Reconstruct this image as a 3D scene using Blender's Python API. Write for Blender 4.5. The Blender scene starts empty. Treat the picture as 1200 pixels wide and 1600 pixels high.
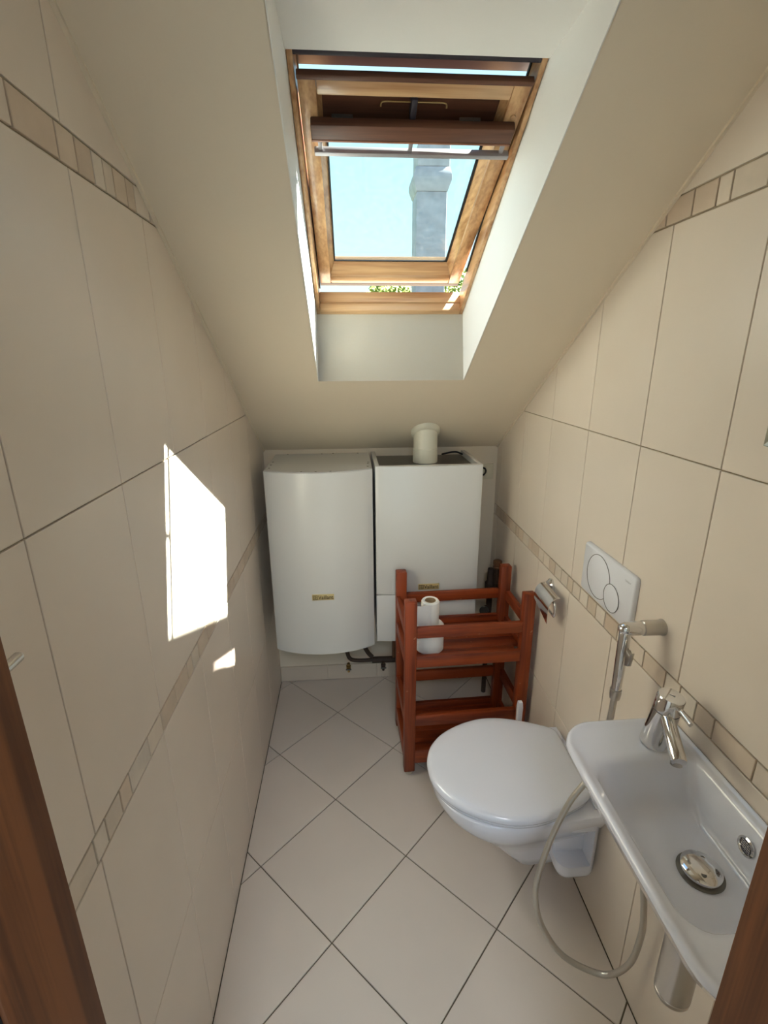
import bpy, bmesh, math, random
from mathutils import Vector as V, Matrix

scene = bpy.context.scene
COL = scene.collection
R = math.radians
random.seed(7)

# ------------------------------------------------------------------ camera
cam_d = bpy.data.cameras.new('camera')
cam = bpy.data.objects.new('camera', cam_d)
COL.objects.link(cam)
scene.camera = cam
cr = V((0.99741545, -0.07160378, -0.00594367))
cu = V((0.02714202, 0.29889783, 0.95389905))
cf = V((0.06652622, 0.95159497, -0.30006878))
M = Matrix((cr, cu, -cf)).transposed().to_4x4()
M.translation = V((0.3844, 0.0, 1.6))
cam.matrix_world = M
cam_d.sensor_fit = 'VERTICAL'
cam_d.sensor_height = 24.0
cam_d.lens = 767.07 / 1600 * 24.0
cam_d.clip_start = 0.01

# ------------------------------------------------------------------ light
TO_SUN = V((1.0, 0.488, 1.48)).normalized()
world = bpy.data.worlds.new('sky'); scene.world = world
world.use_nodes = True
wn = world.node_tree.nodes; wl_ = world.node_tree.links
# clear sky: pale cyan towards the horizon, deeper blue overhead, the same all round
tcw = wn.new('ShaderNodeTexCoord'); sep = wn.new('ShaderNodeSeparateXYZ'); ramp = wn.new('ShaderNodeValToRGB')
wl_.new(tcw.outputs['Generated'], sep.inputs[0]); wl_.new(sep.outputs['Z'], ramp.inputs['Fac'])
ramp.color_ramp.elements[0].position = 0.0; ramp.color_ramp.elements[0].color = (0.72, 0.93, 1.0, 1)
ramp.color_ramp.elements[1].position = 1.0; ramp.color_ramp.elements[1].color = (0.28, 0.50, 1.0, 1)
e_ = ramp.color_ramp.elements.new(0.30); e_.color = (0.50, 0.86, 1.0, 1)
bg = wn['Background']; bg.inputs['Strength'].default_value = 0.72
wl_.new(ramp.outputs['Color'], bg.inputs['Color'])

sun_d = bpy.data.lights.new('sun', 'SUN'); sun_d.energy = 32.0
sun_d.angle = R(0.6); sun_d.color = (1.0, 0.93, 0.84)
sun = bpy.data.objects.new('sun', sun_d); COL.objects.link(sun)
sun.rotation_euler = TO_SUN.to_track_quat('Z', 'Y').to_euler()
sun.location = (4, 3, 6)

scene.view_settings.view_transform = 'Standard'
scene.view_settings.look = 'None'
scene.view_settings.gamma = 1.0
scene.view_settings.use_curve_mapping = False
scene.view_settings.exposure = 1.05
scene.cycles.max_bounces = 9
scene.cycles.diffuse_bounces = 6
scene.cycles.glossy_bounces = 4
scene.cycles.transparent_max_bounces = 12
scene.cycles.use_denoising = True
scene.cycles.use_adaptive_sampling = True
scene.cycles.adaptive_threshold = 0.03
scene.cycles.sample_clamp_indirect = 6.0

# ------------------------------------------------------------------ room numbers
W, D, H0, S = 1.0656, 2.2031, 1.2091, 0.6357      # width, depth, ceiling at back wall, slope
ALPHA = math.atan(S)
def zc(y): return H0 + S * (D - y)
YF = 0.30                                          # inner face of the door wall

# ------------------------------------------------------------------ materials
MATS = {}
def nodes(name):
    m = bpy.data.materials.new(name); m.use_nodes = True
    MATS[name] = m
    nt = m.node_tree
    return m, nt, nt.nodes['Principled BSDF']
def rgb(c): return (c[0], c[1], c[2], 1.0)
def plain(name, col, rough=0.5, metal=0.0, coat=0.0, noise=0.0, nscale=8.0, bump=0.0, bscale=200.0, rnd=0.0):
    m, nt, b = nodes(name)
    b.inputs['Base Color'].default_value = rgb(col)
    b.inputs['Roughness'].default_value = rough
    b.inputs['Metallic'].default_value = metal
    b.inputs['Coat Weight'].default_value = coat
    b.inputs['Coat Roughness'].default_value = 0.08
    geo = nt.nodes.new('ShaderNodeNewGeometry')
    if noise or rnd:
        last = None
        mix = nt.nodes.new('ShaderNodeMix'); mix.data_type = 'RGBA'
        mix.inputs['A'].default_value = rgb([c * (1 - noise) for c in col])
        mix.inputs['B'].default_value = rgb([min(1, c * (1 + noise * .6)) for c in col])
        nz = nt.nodes.new('ShaderNodeTexNoise'); nz.inputs['Scale'].default_value = nscale
        nz.inputs['Detail'].default_value = 5.0
        nt.links.new(geo.outputs['Position'], nz.inputs['Vector'])
        nt.links.new(nz.outputs['Fac'], mix.inputs['Factor'])
        last = mix.outputs['Result']
        if rnd:
            oi = nt.nodes.new('ShaderNodeObjectInfo')
            mr = nt.nodes.new('ShaderNodeMapRange')
            mr.inputs['To Min'].default_value = 1 - rnd; mr.inputs['To Max'].default_value = 1 + rnd * .5
            hs = nt.nodes.new('ShaderNodeHueSaturation')
            nt.links.new(oi.outputs['Random'], mr.inputs['Value'])
            nt.links.new(mr.outputs['Result'], hs.inputs['Value'])
            nt.links.new(last, hs.inputs['Color']); last = hs.outputs['Color']
        nt.links.new(last, b.inputs['Base Color'])
    if bump:
        nb = nt.nodes.new('ShaderNodeTexNoise'); nb.inputs['Scale'].default_value = bscale
        nb.inputs['Detail'].default_value = 4.0
        nt.links.new(geo.outputs['Position'], nb.inputs['Vector'])
        bp = nt.nodes.new('ShaderNodeBump'); bp.inputs['Strength'].default_value = bump
        bp.inputs['Distance'].default_value = 0.002
        nt.links.new(nb.outputs['Fac'], bp.inputs['Height'])
        nt.links.new(bp.outputs['Normal'], b.inputs['Normal'])
    return m
def wood(name, dark, light, axis, rough=0.45, scale=38.0, coat=0.0, stretch=0.05, wear=None):
    m, nt, b = nodes(name)
    tc = nt.nodes.new('ShaderNodeTexCoord'); mp = nt.nodes.new('ShaderNodeMapping')
    sc = [1.0, 1.0, 1.0]; sc['xyz'.index(axis)] = stretch
    mp.inputs['Scale'].default_value = sc
    nt.links.new(tc.outputs['Object'], mp.inputs['Vector'])
    oi = nt.nodes.new('ShaderNodeObjectInfo')
    ad = nt.nodes.new('ShaderNodeVectorMath'); ad.operation = 'ADD'
    nt.links.new(mp.outputs['Vector'], ad.inputs[0]); nt.links.new(oi.outputs['Random'], ad.inputs[1])
    n1 = nt.nodes.new('ShaderNodeTexNoise'); n1.inputs['Scale'].default_value = scale
    n1.inputs['Detail'].default_value = 3.0; n1.inputs['Distortion'].default_value = 0.6
    n2 = nt.nodes.new('ShaderNodeTexNoise'); n2.inputs['Scale'].default_value = scale * 5
    n2.inputs['Detail'].default_value = 2.0
    for n in (n1, n2): nt.links.new(ad.outputs['Vector'], n.inputs['Vector'])
    mxv = nt.nodes.new('ShaderNodeMath'); mxv.operation = 'MULTIPLY_ADD'; mxv.inputs[1].default_value = 0.35
    nt.links.new(n2.outputs['Fac'], mxv.inputs[0]); nt.links.new(n1.outputs['Fac'], mxv.inputs[2])
    rp = nt.nodes.new('ShaderNodeValToRGB')
    rp.color_ramp.elements[0].position = 0.48; rp.color_ramp.elements[0].color = rgb(dark)
    rp.color_ramp.elements[1].position = 0.82; rp.color_ramp.elements[1].color = rgb(light)
    nt.links.new(mxv.outputs['Value'], rp.inputs['Fac'])
    out = rp.outputs['Color']
    if wear:
        n3 = nt.nodes.new('ShaderNodeTexNoise'); n3.inputs['Scale'].default_value = 42.0
        n3.inputs['Detail'].default_value = 4.0
        nt.links.new(tc.outputs['Object'], n3.inputs['Vector'])
        r3 = nt.nodes.new('ShaderNodeValToRGB')
        r3.color_ramp.elements[0].position = 0.70; r3.color_ramp.elements[1].position = 0.76
        nt.links.new(n3.outputs['Fac'], r3.inputs['Fac'])
        mx = nt.nodes.new('ShaderNodeMix'); mx.data_type = 'RGBA'
        nt.links.new(r3.outputs['Color'], mx.inputs['Factor'])
        nt.links.new(out, mx.inputs['A']); mx.inputs['B'].default_value = rgb(wear)
        out = mx.outputs['Result']
    nt.links.new(out, b.inputs['Base Color'])
    b.inputs['Roughness'].default_value = rough
    b.inputs['Coat Weight'].default_value = coat
    return m

T_WALL = plain('cream_wall_tile', (0.77, 0.675, 0.575), 0.34, noise=0.07, nscale=5.0, bump=0.05, bscale=35, rnd=0.03)
T_FLOOR = plain('cream_floor_tile', (0.71, 0.635, 0.565), 0.42, noise=0.08, nscale=4.0, bump=0.08, bscale=60, rnd=0.03)
T_SKIRT = plain('skirting_tile', (0.68, 0.585, 0.475), 0.4, noise=0.06)
GROUT = plain('wall_grout', (0.34, 0.28, 0.19), 0.9, noise=0.1)
GROUT_F = plain('floor_grout', (0.15, 0.125, 0.085), 0.9, noise=0.15)
PAINT = plain('offwhite_paint_shaded', (0.78, 0.685, 0.545), 0.85, noise=0.03, nscale=3, bump=0.12, bscale=120)  # same off-white paint as the reveals, dim warm light put into its colour
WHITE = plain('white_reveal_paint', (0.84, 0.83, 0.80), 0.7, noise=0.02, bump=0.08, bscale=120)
HALLP = plain('hall_paint', (0.75, 0.72, 0.66), 0.9)
CERAMIC = plain('white_ceramic', (0.75, 0.765, 0.84), 0.12, coat=0.4)
LIDM = plain('white_lid_plastic', (0.71, 0.735, 0.815), 0.13, coat=0.2)
ENAMEL = plain('white_enamel_steel', (0.66, 0.66, 0.635), 0.28, coat=0.1, bump=0.02, bscale=90)
PLATE = plain('white_plastic', (0.77, 0.78, 0.83), 0.3)
SEAM = plain('grey_seam', (0.16, 0.15, 0.15), 0.7)
STEEL_DK = plain('dull_grey_metal', (0.20, 0.19, 0.17), 0.35, metal=0.8, noise=0.15)
CHROME = plain('chrome', (0.72, 0.71, 0.70), 0.09, metal=1.0)
CHROME_B = plain('brushed_chrome', (0.55, 0.52, 0.48), 0.28, metal=1.0)
HOSE = plain('silver_hose_sleeve', (0.52, 0.49, 0.44), 0.32, metal=0.75, bump=0.3, bscale=400)
ALU = plain('grey_aluminium', (0.36, 0.34, 0.35), 0.45, metal=0.4)
DARKM = plain('dark_brown_metal', (0.025, 0.02, 0.03), 0.5)
RUBBER = plain('black_rubber', (0.015, 0.014, 0.014), 0.7)
PVC = plain('white_flue_plastic', (0.74, 0.72, 0.60), 0.3)
SOCKET = plain('cream_socket_plastic', (0.72, 0.66, 0.50), 0.4)
GOLD = plain('gold_badge', (0.62, 0.50, 0.24), 0.35, metal=0.4)
INK = plain('dark_print', (0.05, 0.035, 0.015), 0.6)
GREYINK = plain('grey_print', (0.30, 0.30, 0.32), 0.6)
PAPER = plain('toilet_paper', (0.86, 0.84, 0.80), 0.95, bump=0.4, bscale=300)
CARD = plain('cardboard', (0.36, 0.25, 0.14), 0.9)
COPPER = plain('old_copper', (0.30, 0.16, 0.09), 0.45, metal=0.7, noise=0.3, nscale=30)
BRASS = plain('brass', (0.45, 0.30, 0.12), 0.3, metal=1.0)
PIPE_DK = plain('dark_pipe_sleeve', (0.075, 0.045, 0.03), 0.7, noise=0.3, nscale=40)
MIRROR = plain('mirror_glass', (0.85, 0.88, 0.87), 0.02, metal=1.0)
MIRROR_E = plain('mirror_green_edge', (0.06, 0.14, 0.09), 0.15)
CHIM = plain('rough_grey_render', (0.25, 0.27, 0.30), 0.95, noise=0.5, nscale=9, bump=0.8, bscale=12)
ROOFT = plain('dark_roof', (0.10, 0.075, 0.065), 0.9, noise=0.3)
GRASS = plain('grass', (0.10, 0.16, 0.04), 0.95, noise=0.4, nscale=2)
LEAF = plain('leaves', (0.22, 0.30, 0.05), 0.7, noise=0.4, nscale=6)
BARK = plain('bark', (0.10, 0.07, 0.045), 0.9, noise=0.3, nscale=15)
STONE = {}
for i, c in enumerate([(0.67, 0.55, 0.43), (0.71, 0.61, 0.50), (0.64, 0.515, 0.40), (0.73, 0.645, 0.545)]):
    STONE[i] = plain('travertine_%d' % i, c, 0.45, noise=0.16, nscale=22, bump=0.25, bscale=50, rnd=0.06)
PINE_X = wood('pine_across', (0.40, 0.20, 0.085), (0.66, 0.42, 0.22), 'x', 0.35, 34, coat=0.2)
PINE_Y = wood('pine_along', (0.36, 0.165, 0.06), (0.68, 0.42, 0.21), 'y', 0.35, 34, coat=0.2)
BROWN_X = wood('weathered_brown', (0.05, 0.018, 0.010), (0.15, 0.058, 0.03), 'x', 0.55, 30)
PINK_X = wood('reddish_pine', (0.22, 0.08, 0.045), (0.40, 0.18, 0.10), 'x', 0.45, 30)
RC = ((0.12, 0.016, 0.003), (0.285, 0.048, 0.007))
RED_X = wood('red_stain_x', *RC, 'x', 0.48, 30, coat=0.05, wear=(0.42, 0.17, 0.07))
RED_Y = wood('red_stain_y', *RC, 'y', 0.48, 30, coat=0.05)
RED_Z = wood('red_stain_z', *RC, 'z', 0.48, 30, coat=0.05, wear=(0.45, 0.20, 0.10))
OAK_Z = wood('brown_oak', (0.085, 0.026, 0.006), (0.185, 0.062, 0.016), 'z', 0.6, 60, coat=0.0, stretch=0.03)
def glass_mat():
    m = bpy.data.materials.new('dusty_glass'); m.use_nodes = True
    nt = m.node_tree; nt.nodes.clear()
    out = nt.nodes.new('ShaderNodeOutputMaterial')
    tr = nt.nodes.new('ShaderNodeBsdfTransparent'); tr.inputs['Color'].default_value = (0.90, 0.97, 0.97, 1)
    gl = nt.nodes.new('ShaderNodeBsdfGlossy'); gl.inputs['Roughness'].default_value = 0.03
    du = nt.nodes.new('ShaderNodeBsdfTranslucent'); du.inputs['Color'].default_value = (0.85, 0.9, 0.95, 1)
    geo = nt.nodes.new('ShaderNodeNewGeometry')
    nz = nt.nodes.new('ShaderNodeTexNoise'); nz.inputs['Scale'].default_value = 60; nz.inputs['Detail'].default_value = 6
    nt.links.new(geo.outputs['Position'], nz.inputs['Vector'])
    mr = nt.nodes.new('ShaderNodeMapRange'); mr.inputs['From Min'].default_value = .3; mr.inputs['From Max'].default_value = .7
    mr.inputs['To Min'].default_value = 0.001; mr.inputs['To Max'].default_value = 0.007
    nt.links.new(nz.outputs['Fac'], mr.inputs['Value'])
    m1 = nt.nodes.new('ShaderNodeMixShader'); m1.inputs['Fac'].default_value = 0.05
    nt.links.new(tr.outputs[0], m1.inputs[1]); nt.links.new(gl.outputs[0], m1.inputs[2])
    m2 = nt.nodes.new('ShaderNodeMixShader')
    nt.links.new(mr.outputs['Result'], m2.inputs['Fac'])
    nt.links.new(m1.outputs[0], m2.inputs[1]); nt.links.new(du.outputs[0], m2.inputs[2])
    nt.links.new(m2.outputs[0], out.inputs['Surface'])
    return m
GLASS = glass_mat()

# ------------------------------------------------------------------ builders
WLOC = {}
def tag(o, label=None, cat=None, group=None, kind=None):
    if label: o['label'] = label
    if cat: o['category'] = cat
    if group: o['group'] = group
    if kind: o['kind'] = kind
    return o
def link(o, wloc, parent):
    COL.objects.link(o)
    WLOC[o] = V(wloc)
    if parent is not None:
        o.parent = parent
        o.location = V(wloc) - WLOC[parent]
    else:
        o.location = V(wloc)
    return o
def empty(name, loc, label=None, cat=None, group=None, kind=None, parent=None):
    o = bpy.data.objects.new(name, None); o.empty_display_size = 0.05
    link(o, loc, parent)
    return tag(o, label, cat, group, kind)
def mk(name, vf, mat, parent=None, smooth=True, bevel=0.0, seg=2, sub=0, angle=38, origin=None):
    verts, faces = vf
    vs = [V(v) for v in verts]
    if origin is None:
        lo = V([min(v[i] for v in vs) for i in range(3)]); hi = V([max(v[i] for v in vs) for i in range(3)])
        origin = V(((lo.x + hi.x) / 2, (lo.y + hi.y) / 2, lo.z))
    origin = V(origin)
    bm = bmesh.new()
    bv = [bm.verts.new(v - origin) for v in vs]
    for f in faces:
        try: bm.faces.new([bv[i] for i in f])
        except ValueError: pass
    bmesh.ops.recalc_face_normals(bm, faces=bm.faces)
    if bevel:
        bm.edges.ensure_lookup_table()
        es = [e for e in bm.edges if len(e.link_faces) == 2 and e.calc_face_angle(0) > 0.5]
        bmesh.ops.bevel(bm, geom=es, offset=bevel, segments=seg, profile=0.5, affect='EDGES', clamp_overlap=True)
    me = bpy.data.meshes.new(name); bm.to_mesh(me); bm.free()
    me.materials.append(mat)
    if smooth:
        me.shade_smooth(); me.set_sharp_from_angle(angle=R(angle))
    o = bpy.data.objects.new(name, me)
    link(o, origin, parent)
    if sub:
        s = o.modifiers.new('smooth', 'SUBSURF'); s.levels = sub; s.render_levels = sub
    return o
def box(x0, x1, y0, y1, z0, z1, fn=None):
    vs = [(x, y, z) for z in (z0, z1) for y in (y0, y1) for x in (x0, x1)]
    if fn: vs = [fn(*v) for v in vs]
    return vs, [(0, 1, 3, 2), (4, 6, 7, 5), (0, 4, 5, 1), (2, 3, 7, 6), (0, 2, 6, 4), (1, 5, 7, 3)]
def join(*parts):
    vs, fs = [], []
    for v, f in parts:
        n = len(vs); vs += list(v); fs += [tuple(i + n for i in q) for q in f]
    return vs, fs
def frame_axes(axis):
    a = V(axis).normalized()
    t = V((0, 0, 1)) if abs(a.z) < 0.9 else V((1, 0, 0))
    u = a.cross(t).normalized(); w = a.cross(u).normalized()
    return a, u, w
def lathe(profile, origin, axis=(0, 0, 1), n=32, sx=1.0, sy=1.0, u=None):
    a, uu, w = frame_axes(axis)
    if u is not None: uu = V(u).normalized(); w = a.cross(uu).normalized()
    o = V(origin); vs, fs, rows = [], [], []
    for r, h in profile:
        if r <= 1e-7:
            rows.append([len(vs)]); vs.append(o + a * h)
        else:
            rows.append(list(range(len(vs), len(vs) + n)))
            for k in range(n):
                t = 2 * math.pi * k / n
                vs.append(o + a * h + uu * (r * sx * math.cos(t)) + w * (r * sy * math.sin(t)))
    for A, B in zip(rows, rows[1:]):
        for k in range(n):
            k2 = (k + 1) % n
            if len(A) == 1 and len(B) == 1: continue
            if len(A) == 1: fs.append((A[0], B[k], B[k2]))
            elif len(B) == 1: fs.append((A[k], A[k2], B[0]))
            else: fs.append((A[k], A[k2], B[k2], B[k]))
    return vs, fs
def cyl(p0, p1, r0, r1=None, n=24, bev=0.0):
    r1 = r0 if r1 is None else r1
    p0, p1 = V(p0), V(p1); L = (p1 - p0).length
    if bev: pr = [(0, 0), (r0 - bev, 0), (r0, bev), (r1, L - bev), (r1 - bev, L), (0, L)]
    else: pr = [(0, 0), (r0, 0), (r1, L), (0, L)]
    return lathe(pr, p0, p1 - p0, n)
def spline(pts, k=8, closed=False):
    P = [V(p) for p in pts]; out = []; n = len(P)
    for i in range(n if closed else n - 1):
        if closed: a, b, c, d = P[(i - 1) % n], P[i], P[(i + 1) % n], P[(i + 2) % n]
        else: a, b, c, d = P[max(i - 1, 0)], P[i], P[i + 1], P[min(i + 2, n - 1)]
        for j in range(k):
            t = j / k
            out.append(0.5 * ((2 * b) + (c - a) * t + (2 * a - 5 * b + 4 * c - d) * t * t + (3 * b - a - 3 * c + d) * t ** 3))
    if not closed: out.append(P[-1])
    return out
def tube(path, r, n=10, closed=False):
    P = [V(p) for p in path]; m = len(P); vs, fs = [], []
    rr = r if isinstance(r, (list, tuple)) else [r] * m
    prev = None
    for i in range(m):
        if closed: t = P[(i + 1) % m] - P[(i - 1) % m]
        else: t = P[min(i + 1, m - 1)] - P[max(i - 1, 0)]
        t.normalize()
        if prev is None:
            _, u, w = frame_axes(t)
        else:
            u = prev - t * prev.dot(t); u.normalize(); w = t.cross(u)
        prev = u
        for k in range(n):
            q = 2 * math.pi * k / n
            vs.append(P[i] + (u * math.cos(q) + w * math.sin(q)) * rr[i])
    for i in range(m if closed else m - 1):
        for k in range(n):
            a, b = i * n + k, i * n + (k + 1) % n
            j = (i + 1) % m
            fs.append((a, b, j * n + (k + 1) % n, j * n + k))
    if not closed:
        fs.append(tuple(range(n))[::-1]); fs.append(tuple(range((m - 1) * n, m * n)))
    return vs, fs
def loft(rings, cap0=True, cap1=True):
    n = len(rings[0]); vs, fs = [], []
    for r_ in rings: vs += [V(p) for p in r_]
    for i in range(len(rings) - 1):
        for k in range(n):
            k2 = (k + 1) % n
            fs.append((i * n + k, i * n + k2, (i + 1) * n + k2, (i + 1) * n + k))
    if cap0: fs.append(tuple(range(n))[::-1])
    if cap1: fs.append(tuple(range((len(rings) - 1) * n, len(rings) * n)))
    return vs, fs
def prism(poly, fn, d0, d1):
    n = len(poly)
    vs = [fn(p, d0) for p in poly] + [fn(p, d1) for p in poly]
    fs = [tuple(range(n))[::-1], tuple(range(n, 2 * n))]
    fs += [(k, (k + 1) % n, n + (k + 1) % n, n + k) for k in range(n)]
    return vs, fs
def clip(poly, nx, ny, c):
    out = []
    for i in range(len(poly)):
        a, b = poly[i], poly[(i + 1) % len(poly)]
        da = nx * a[0] + ny * a[1] - c; db = nx * b[0] + ny * b[1] - c
        if da <= 0: out.append(a)
        if da * db < -1e-15:
            t = da / (da - db); out.append((a[0] + (b[0] - a[0]) * t, a[1] + (b[1] - a[1]) * t))
    return out
def area(p): return 0.5 * abs(sum(p[i][0] * p[(i + 1) % len(p)][1] - p[(i + 1) % len(p)][0] * p[i][1] for i in range(len(p))))
def clean(p):
    q = []
    for a in p:
        if not q or math.hypot(a[0] - q[-1][0], a[1] - q[-1][1]) > 1e-4: q.append(a)
    if len(q) > 2 and math.hypot(q[0][0] - q[-1][0], q[0][1] - q[-1][1]) < 1e-4: q.pop()
    return q
TILECACHE = {}
def tile(name, poly, fn, mat, parent, key=None, depth=0.005, bev=0.0010):
    """one tile: poly in plane coordinates, fn(p, height) to world; alike tiles share their mesh"""
    poly = clean(poly)
    if len(poly) < 3 or area(poly) < 4e-5: return
    cx = sum(p[0] for p in poly) / len(poly); cy = sum(p[1] for p in poly) / len(poly)
    org = fn((cx, cy), -depth)
    if key is not None and key in TILECACHE:
        o = bpy.data.objects.new(name, TILECACHE[key]); return link(o, org, parent)
    def ins(p):
        dx, dy = cx - p[0], cy - p[1]; L = math.hypot(dx, dy); f = min(0.4, bev * 1.5 / L)
        return (p[0] + dx * f, p[1] + dy * f)
    n = len(poly)
    vs = [fn(p, -depth) for p in poly] + [fn(p, -bev * .7) for p in poly] + [fn(ins(p), 0) for p in poly]
    fs = [tuple(range(2 * n, 3 * n))]
    for r_ in (0, n):
        fs += [(r_ + k, r_ + (k + 1) % n, r_ + n + (k + 1) % n, r_ + n + k) for k in range(n)]
    o = mk(name, (vs, fs), mat, parent, smooth=False, origin=org)
    if key is not None: TILECACHE[key] = o.data
    return o
def text_vf(s, size, org, ux, uy, extrude=0.0004, width=None, bold=0.0):
    cu_ = bpy.data.curves.new('t', 'FONT'); cu_.body = s; cu_.size = 1.0; cu_.extrude = 0.0
    cu_.offset = bold; cu_.resolution_u = 3
    o = bpy.data.objects.new('t', cu_); COL.objects.link(o)
    dg = bpy.context.evaluated_depsgraph_get(); me = o.evaluated_get(dg).to_mesh()
    vs = [v.co.copy() for v in me.vertices]; fs = [tuple(p.vertices) for p in me.polygons]
    o.evaluated_get(dg).to_mesh_clear()
    bpy.data.objects.remove(o); bpy.data.curves.remove(cu_)
    x0, x1 = min(v.x for v in vs), max(v.x for v in vs)
    y0, y1 = min(v.y for v in vs), max(v.y for v in vs)
    k = size / (y1 - y0); kx = (width / (x1 - x0)) if width else k
    ux, uy = V(ux), V(uy); nn = ux.cross(uy) * extrude
    P = [V(org) + ux * ((v.x - (x0 + x1) / 2) * kx) + uy * ((v.y - (y0 + y1) / 2) * k) + nn for v in vs]
    return P, fs
def ring2(n, r, fn): return [fn(r * math.cos(2 * math.pi * k / n), r * math.sin(2 * math.pi * k / n)) for k in range(n)]
def boolean_cut(o, cutter_vf):
    c = mk('cutter', cutter_vf, RUBBER, smooth=False)
    md = o.modifiers.new('cut', 'BOOLEAN'); md.operation = 'DIFFERENCE'; md.object = c; md.solver = 'EXACT'
    bpy.context.view_layer.update()
    dg = bpy.context.evaluated_depsgraph_get()
    me = bpy.data.meshes.new_from_object(o.evaluated_get(dg))
    o.modifiers.clear(); old = o.data; o.data = me
    WLOC.pop(c, None)
    bpy.data.objects.remove(c)
    me.shade_smooth(); me.set_sharp_from_angle(angle=R(38))

# ================================================================== THE ROOM
YZ = lambda x: (lambda p, d: V((x + d, p[0], p[1])))
# --- floor
floor = mk('floor', box(-0.02, W + 0.02, 0.19, D + 0.02, -0.12, -0.004), GROUT_F, smooth=False)
tag(floor, 'cream square floor tiles laid diagonally with brown joints', 'floor', kind='structure')
TS, TA, AX, AY = 0.3402, 0.7854, 0.2955, 1.9434
def fgrid(i, j):
    c, s_ = math.cos(TA), math.sin(TA)
    return (AX + TS * (i * c - j * s_), AY - TS * (i * s_ + j * c))
G = 0.0038
for i in range(-4, 9):
    for j in range(-5, 9):
        g = G / 2 / TS
        poly = [fgrid(i + a, j + b) for a, b in ((g, g), (1 - g, g), (1 - g, 1 - g), (g, 1 - g))]
        q = poly
        for nx, ny, c in ((-1, 0, -0.002), (1, 0, W - 0.002), (0, 1, D - 0.002), (0, -1, -0.20)): q = clip(q, nx, ny, c) if q else q
        if len(q) < 3: continue
        full = abs(area(q) - area(poly)) < 1e-7
        tile('floor_tile', q[::-1], lambda p, d: V((p[0], p[1], d)), T_FLOOR, floor, key='ft' if full else None)

# --- side walls
def wall_body(name, x0, x1, label):
    poly = [(0.18, -0.12), (D + 0.1, -0.12), (D + 0.1, zc(D + 0.1)), (0.18, zc(0.18))]
    o = mk(name, prism(poly, lambda p, d: V((d, p[0], p[1])), x0, x1), GROUT, smooth=False)
    return tag(o, label, 'wall', kind='structure')
wall_left = wall_body('wall_left', -0.10, -0.004, 'cream tiled wall on the left with the sun patch')
wall_right = wall_body('wall_right', W + 0.004, W + 0.10, 'cream tiled wall on the right behind toilet and basin')
ZROWS = [(0.0, 0.439, 't'), (0.439, 0.890, 't'), (0.890, 0.9385, 'm'), (0.9385, 1.3985, 't'), (1.3985, 1.859, 't'), (1.859, 1.910, 'm'), (1.910, 2.37, 't'), (2.37, 2.83, 't')]
def wall_tiles(parent, side, y0, pitch, seed):
    rnd = random.Random(seed)
    fn = (lambda p, d: V((d, p[0], p[1]))) if side == 'L' else (lambda p, d: V((W - d, p[0], p[1])))
    ymin, ymax = YF, D - 0.001
    gj = 0.0028
    def put(name, a, b, z0, z1, mat, key, dep=0.005):
        poly = [(a, z0), (b, z0), (b, z1), (a, z1)]
        q = poly
        for nx, ny, c in ((-1, 0, -ymin), (1, 0, ymax), (S, 1, H0 + S * D - 0.004)): q = clip(q, nx, ny, c) if q else q
        if len(q) < 3: return
        full = abs(area(q) - area(poly)) < 1e-7
        if side == 'R': q = q[::-1]
        tile(name, q, fn, mat, parent, key=(side,) + key if full else None, depth=dep)
    for z0, z1, kind in ZROWS:
        if kind == 't':
            k = -2
            while y0 + pitch * k < ymax:
                a = y0 + pitch * k; b = a + pitch
                put('wall_tile', a + gj / 2, b - gj / 2, z0 + gj / 2, z1 - gj / 2, T_WALL, ('w', round(z1 - z0, 4)))
                k += 1
        else:
            y = ymin - 0.02
            while y < ymax:
                w = rnd.choice([0.036, 0.05, 0.05, 0.066, 0.082, 0.10])
                mi = rnd.randrange(4)
                put('border_tile', y + .002, y + w - .002, z0 + .0025, z1 - .0025, STONE[mi], ('m', w, mi, round(z1 - z0, 4)), 0.0045)
                y += w
wall_tiles(wall_left, 'L', 0.5707, 0.2632, 11)
wall_tiles(wall_right, 'R', 0.5795, 0.2600, 5)

# --- back wall with tile skirting
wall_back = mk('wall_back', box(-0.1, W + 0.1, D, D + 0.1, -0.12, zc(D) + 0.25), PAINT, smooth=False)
tag(wall_back, 'low wall in shade-toned cream paint at the back behind the white boilers', 'wall', kind='structure')
xs = [0.0, 0.240, 0.494, 0.560, 0.815, W]
for a, b in zip(xs, xs[1:]):
    a2, b2 = a + .0015, b - .0015
    tile('skirting_tile', [(a2, 0.003), (b2, 0.003), (b2, 0.086), (a2, 0.086)], lambda p, d: V((p[0], D - 0.009 - d, p[1])), T_SKIRT, wall_back, depth=0.009)

# --- sloping ceiling (roof slab with the shaft of the roof window cut through)
XL, XR = 0.2875, 0.7775
SL = 0.268
def up(y, off): # point on the plane 'off' above the ceiling, above ceiling point at y
    return (y + off * math.sin(ALPHA), zc(y) + off * math.cos(ALPHA))
P_slab = [(0.0, zc(0.0)), (D + 0.1, zc(D + 0.1)), up(D + 0.1, SL), up(0.0, SL)]
TOPZ = 2.134; YT = D - (TOPZ - H0) / S
FT = (1.1035, 2.134); FB = (1.757, 1.737)          # frame top / bottom line at the room side
LB = (1.7055, zc(1.7055))
offT = ((FT[1] + S * FT[0]) - H0 - S * D) / math.sqrt(1 + S * S)
offB = ((FB[1] + S * FB[0]) - H0 - S * D) / math.sqrt(1 + S * S)
nW = (math.sin(ALPHA), math.cos(ALPHA))
def out(p, d): return (p[0] + nW[0] * d, p[1] + nW[1] * d)
P_up = [(0.0, zc(0.0)), (YT, TOPZ), FT, out(FT, SL - offT), up(0.0, SL)]
P_low = [LB, (D + 0.1, zc(D + 0.1)), up(D + 0.1, SL), out(FB, SL - offB), FB]
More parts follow.
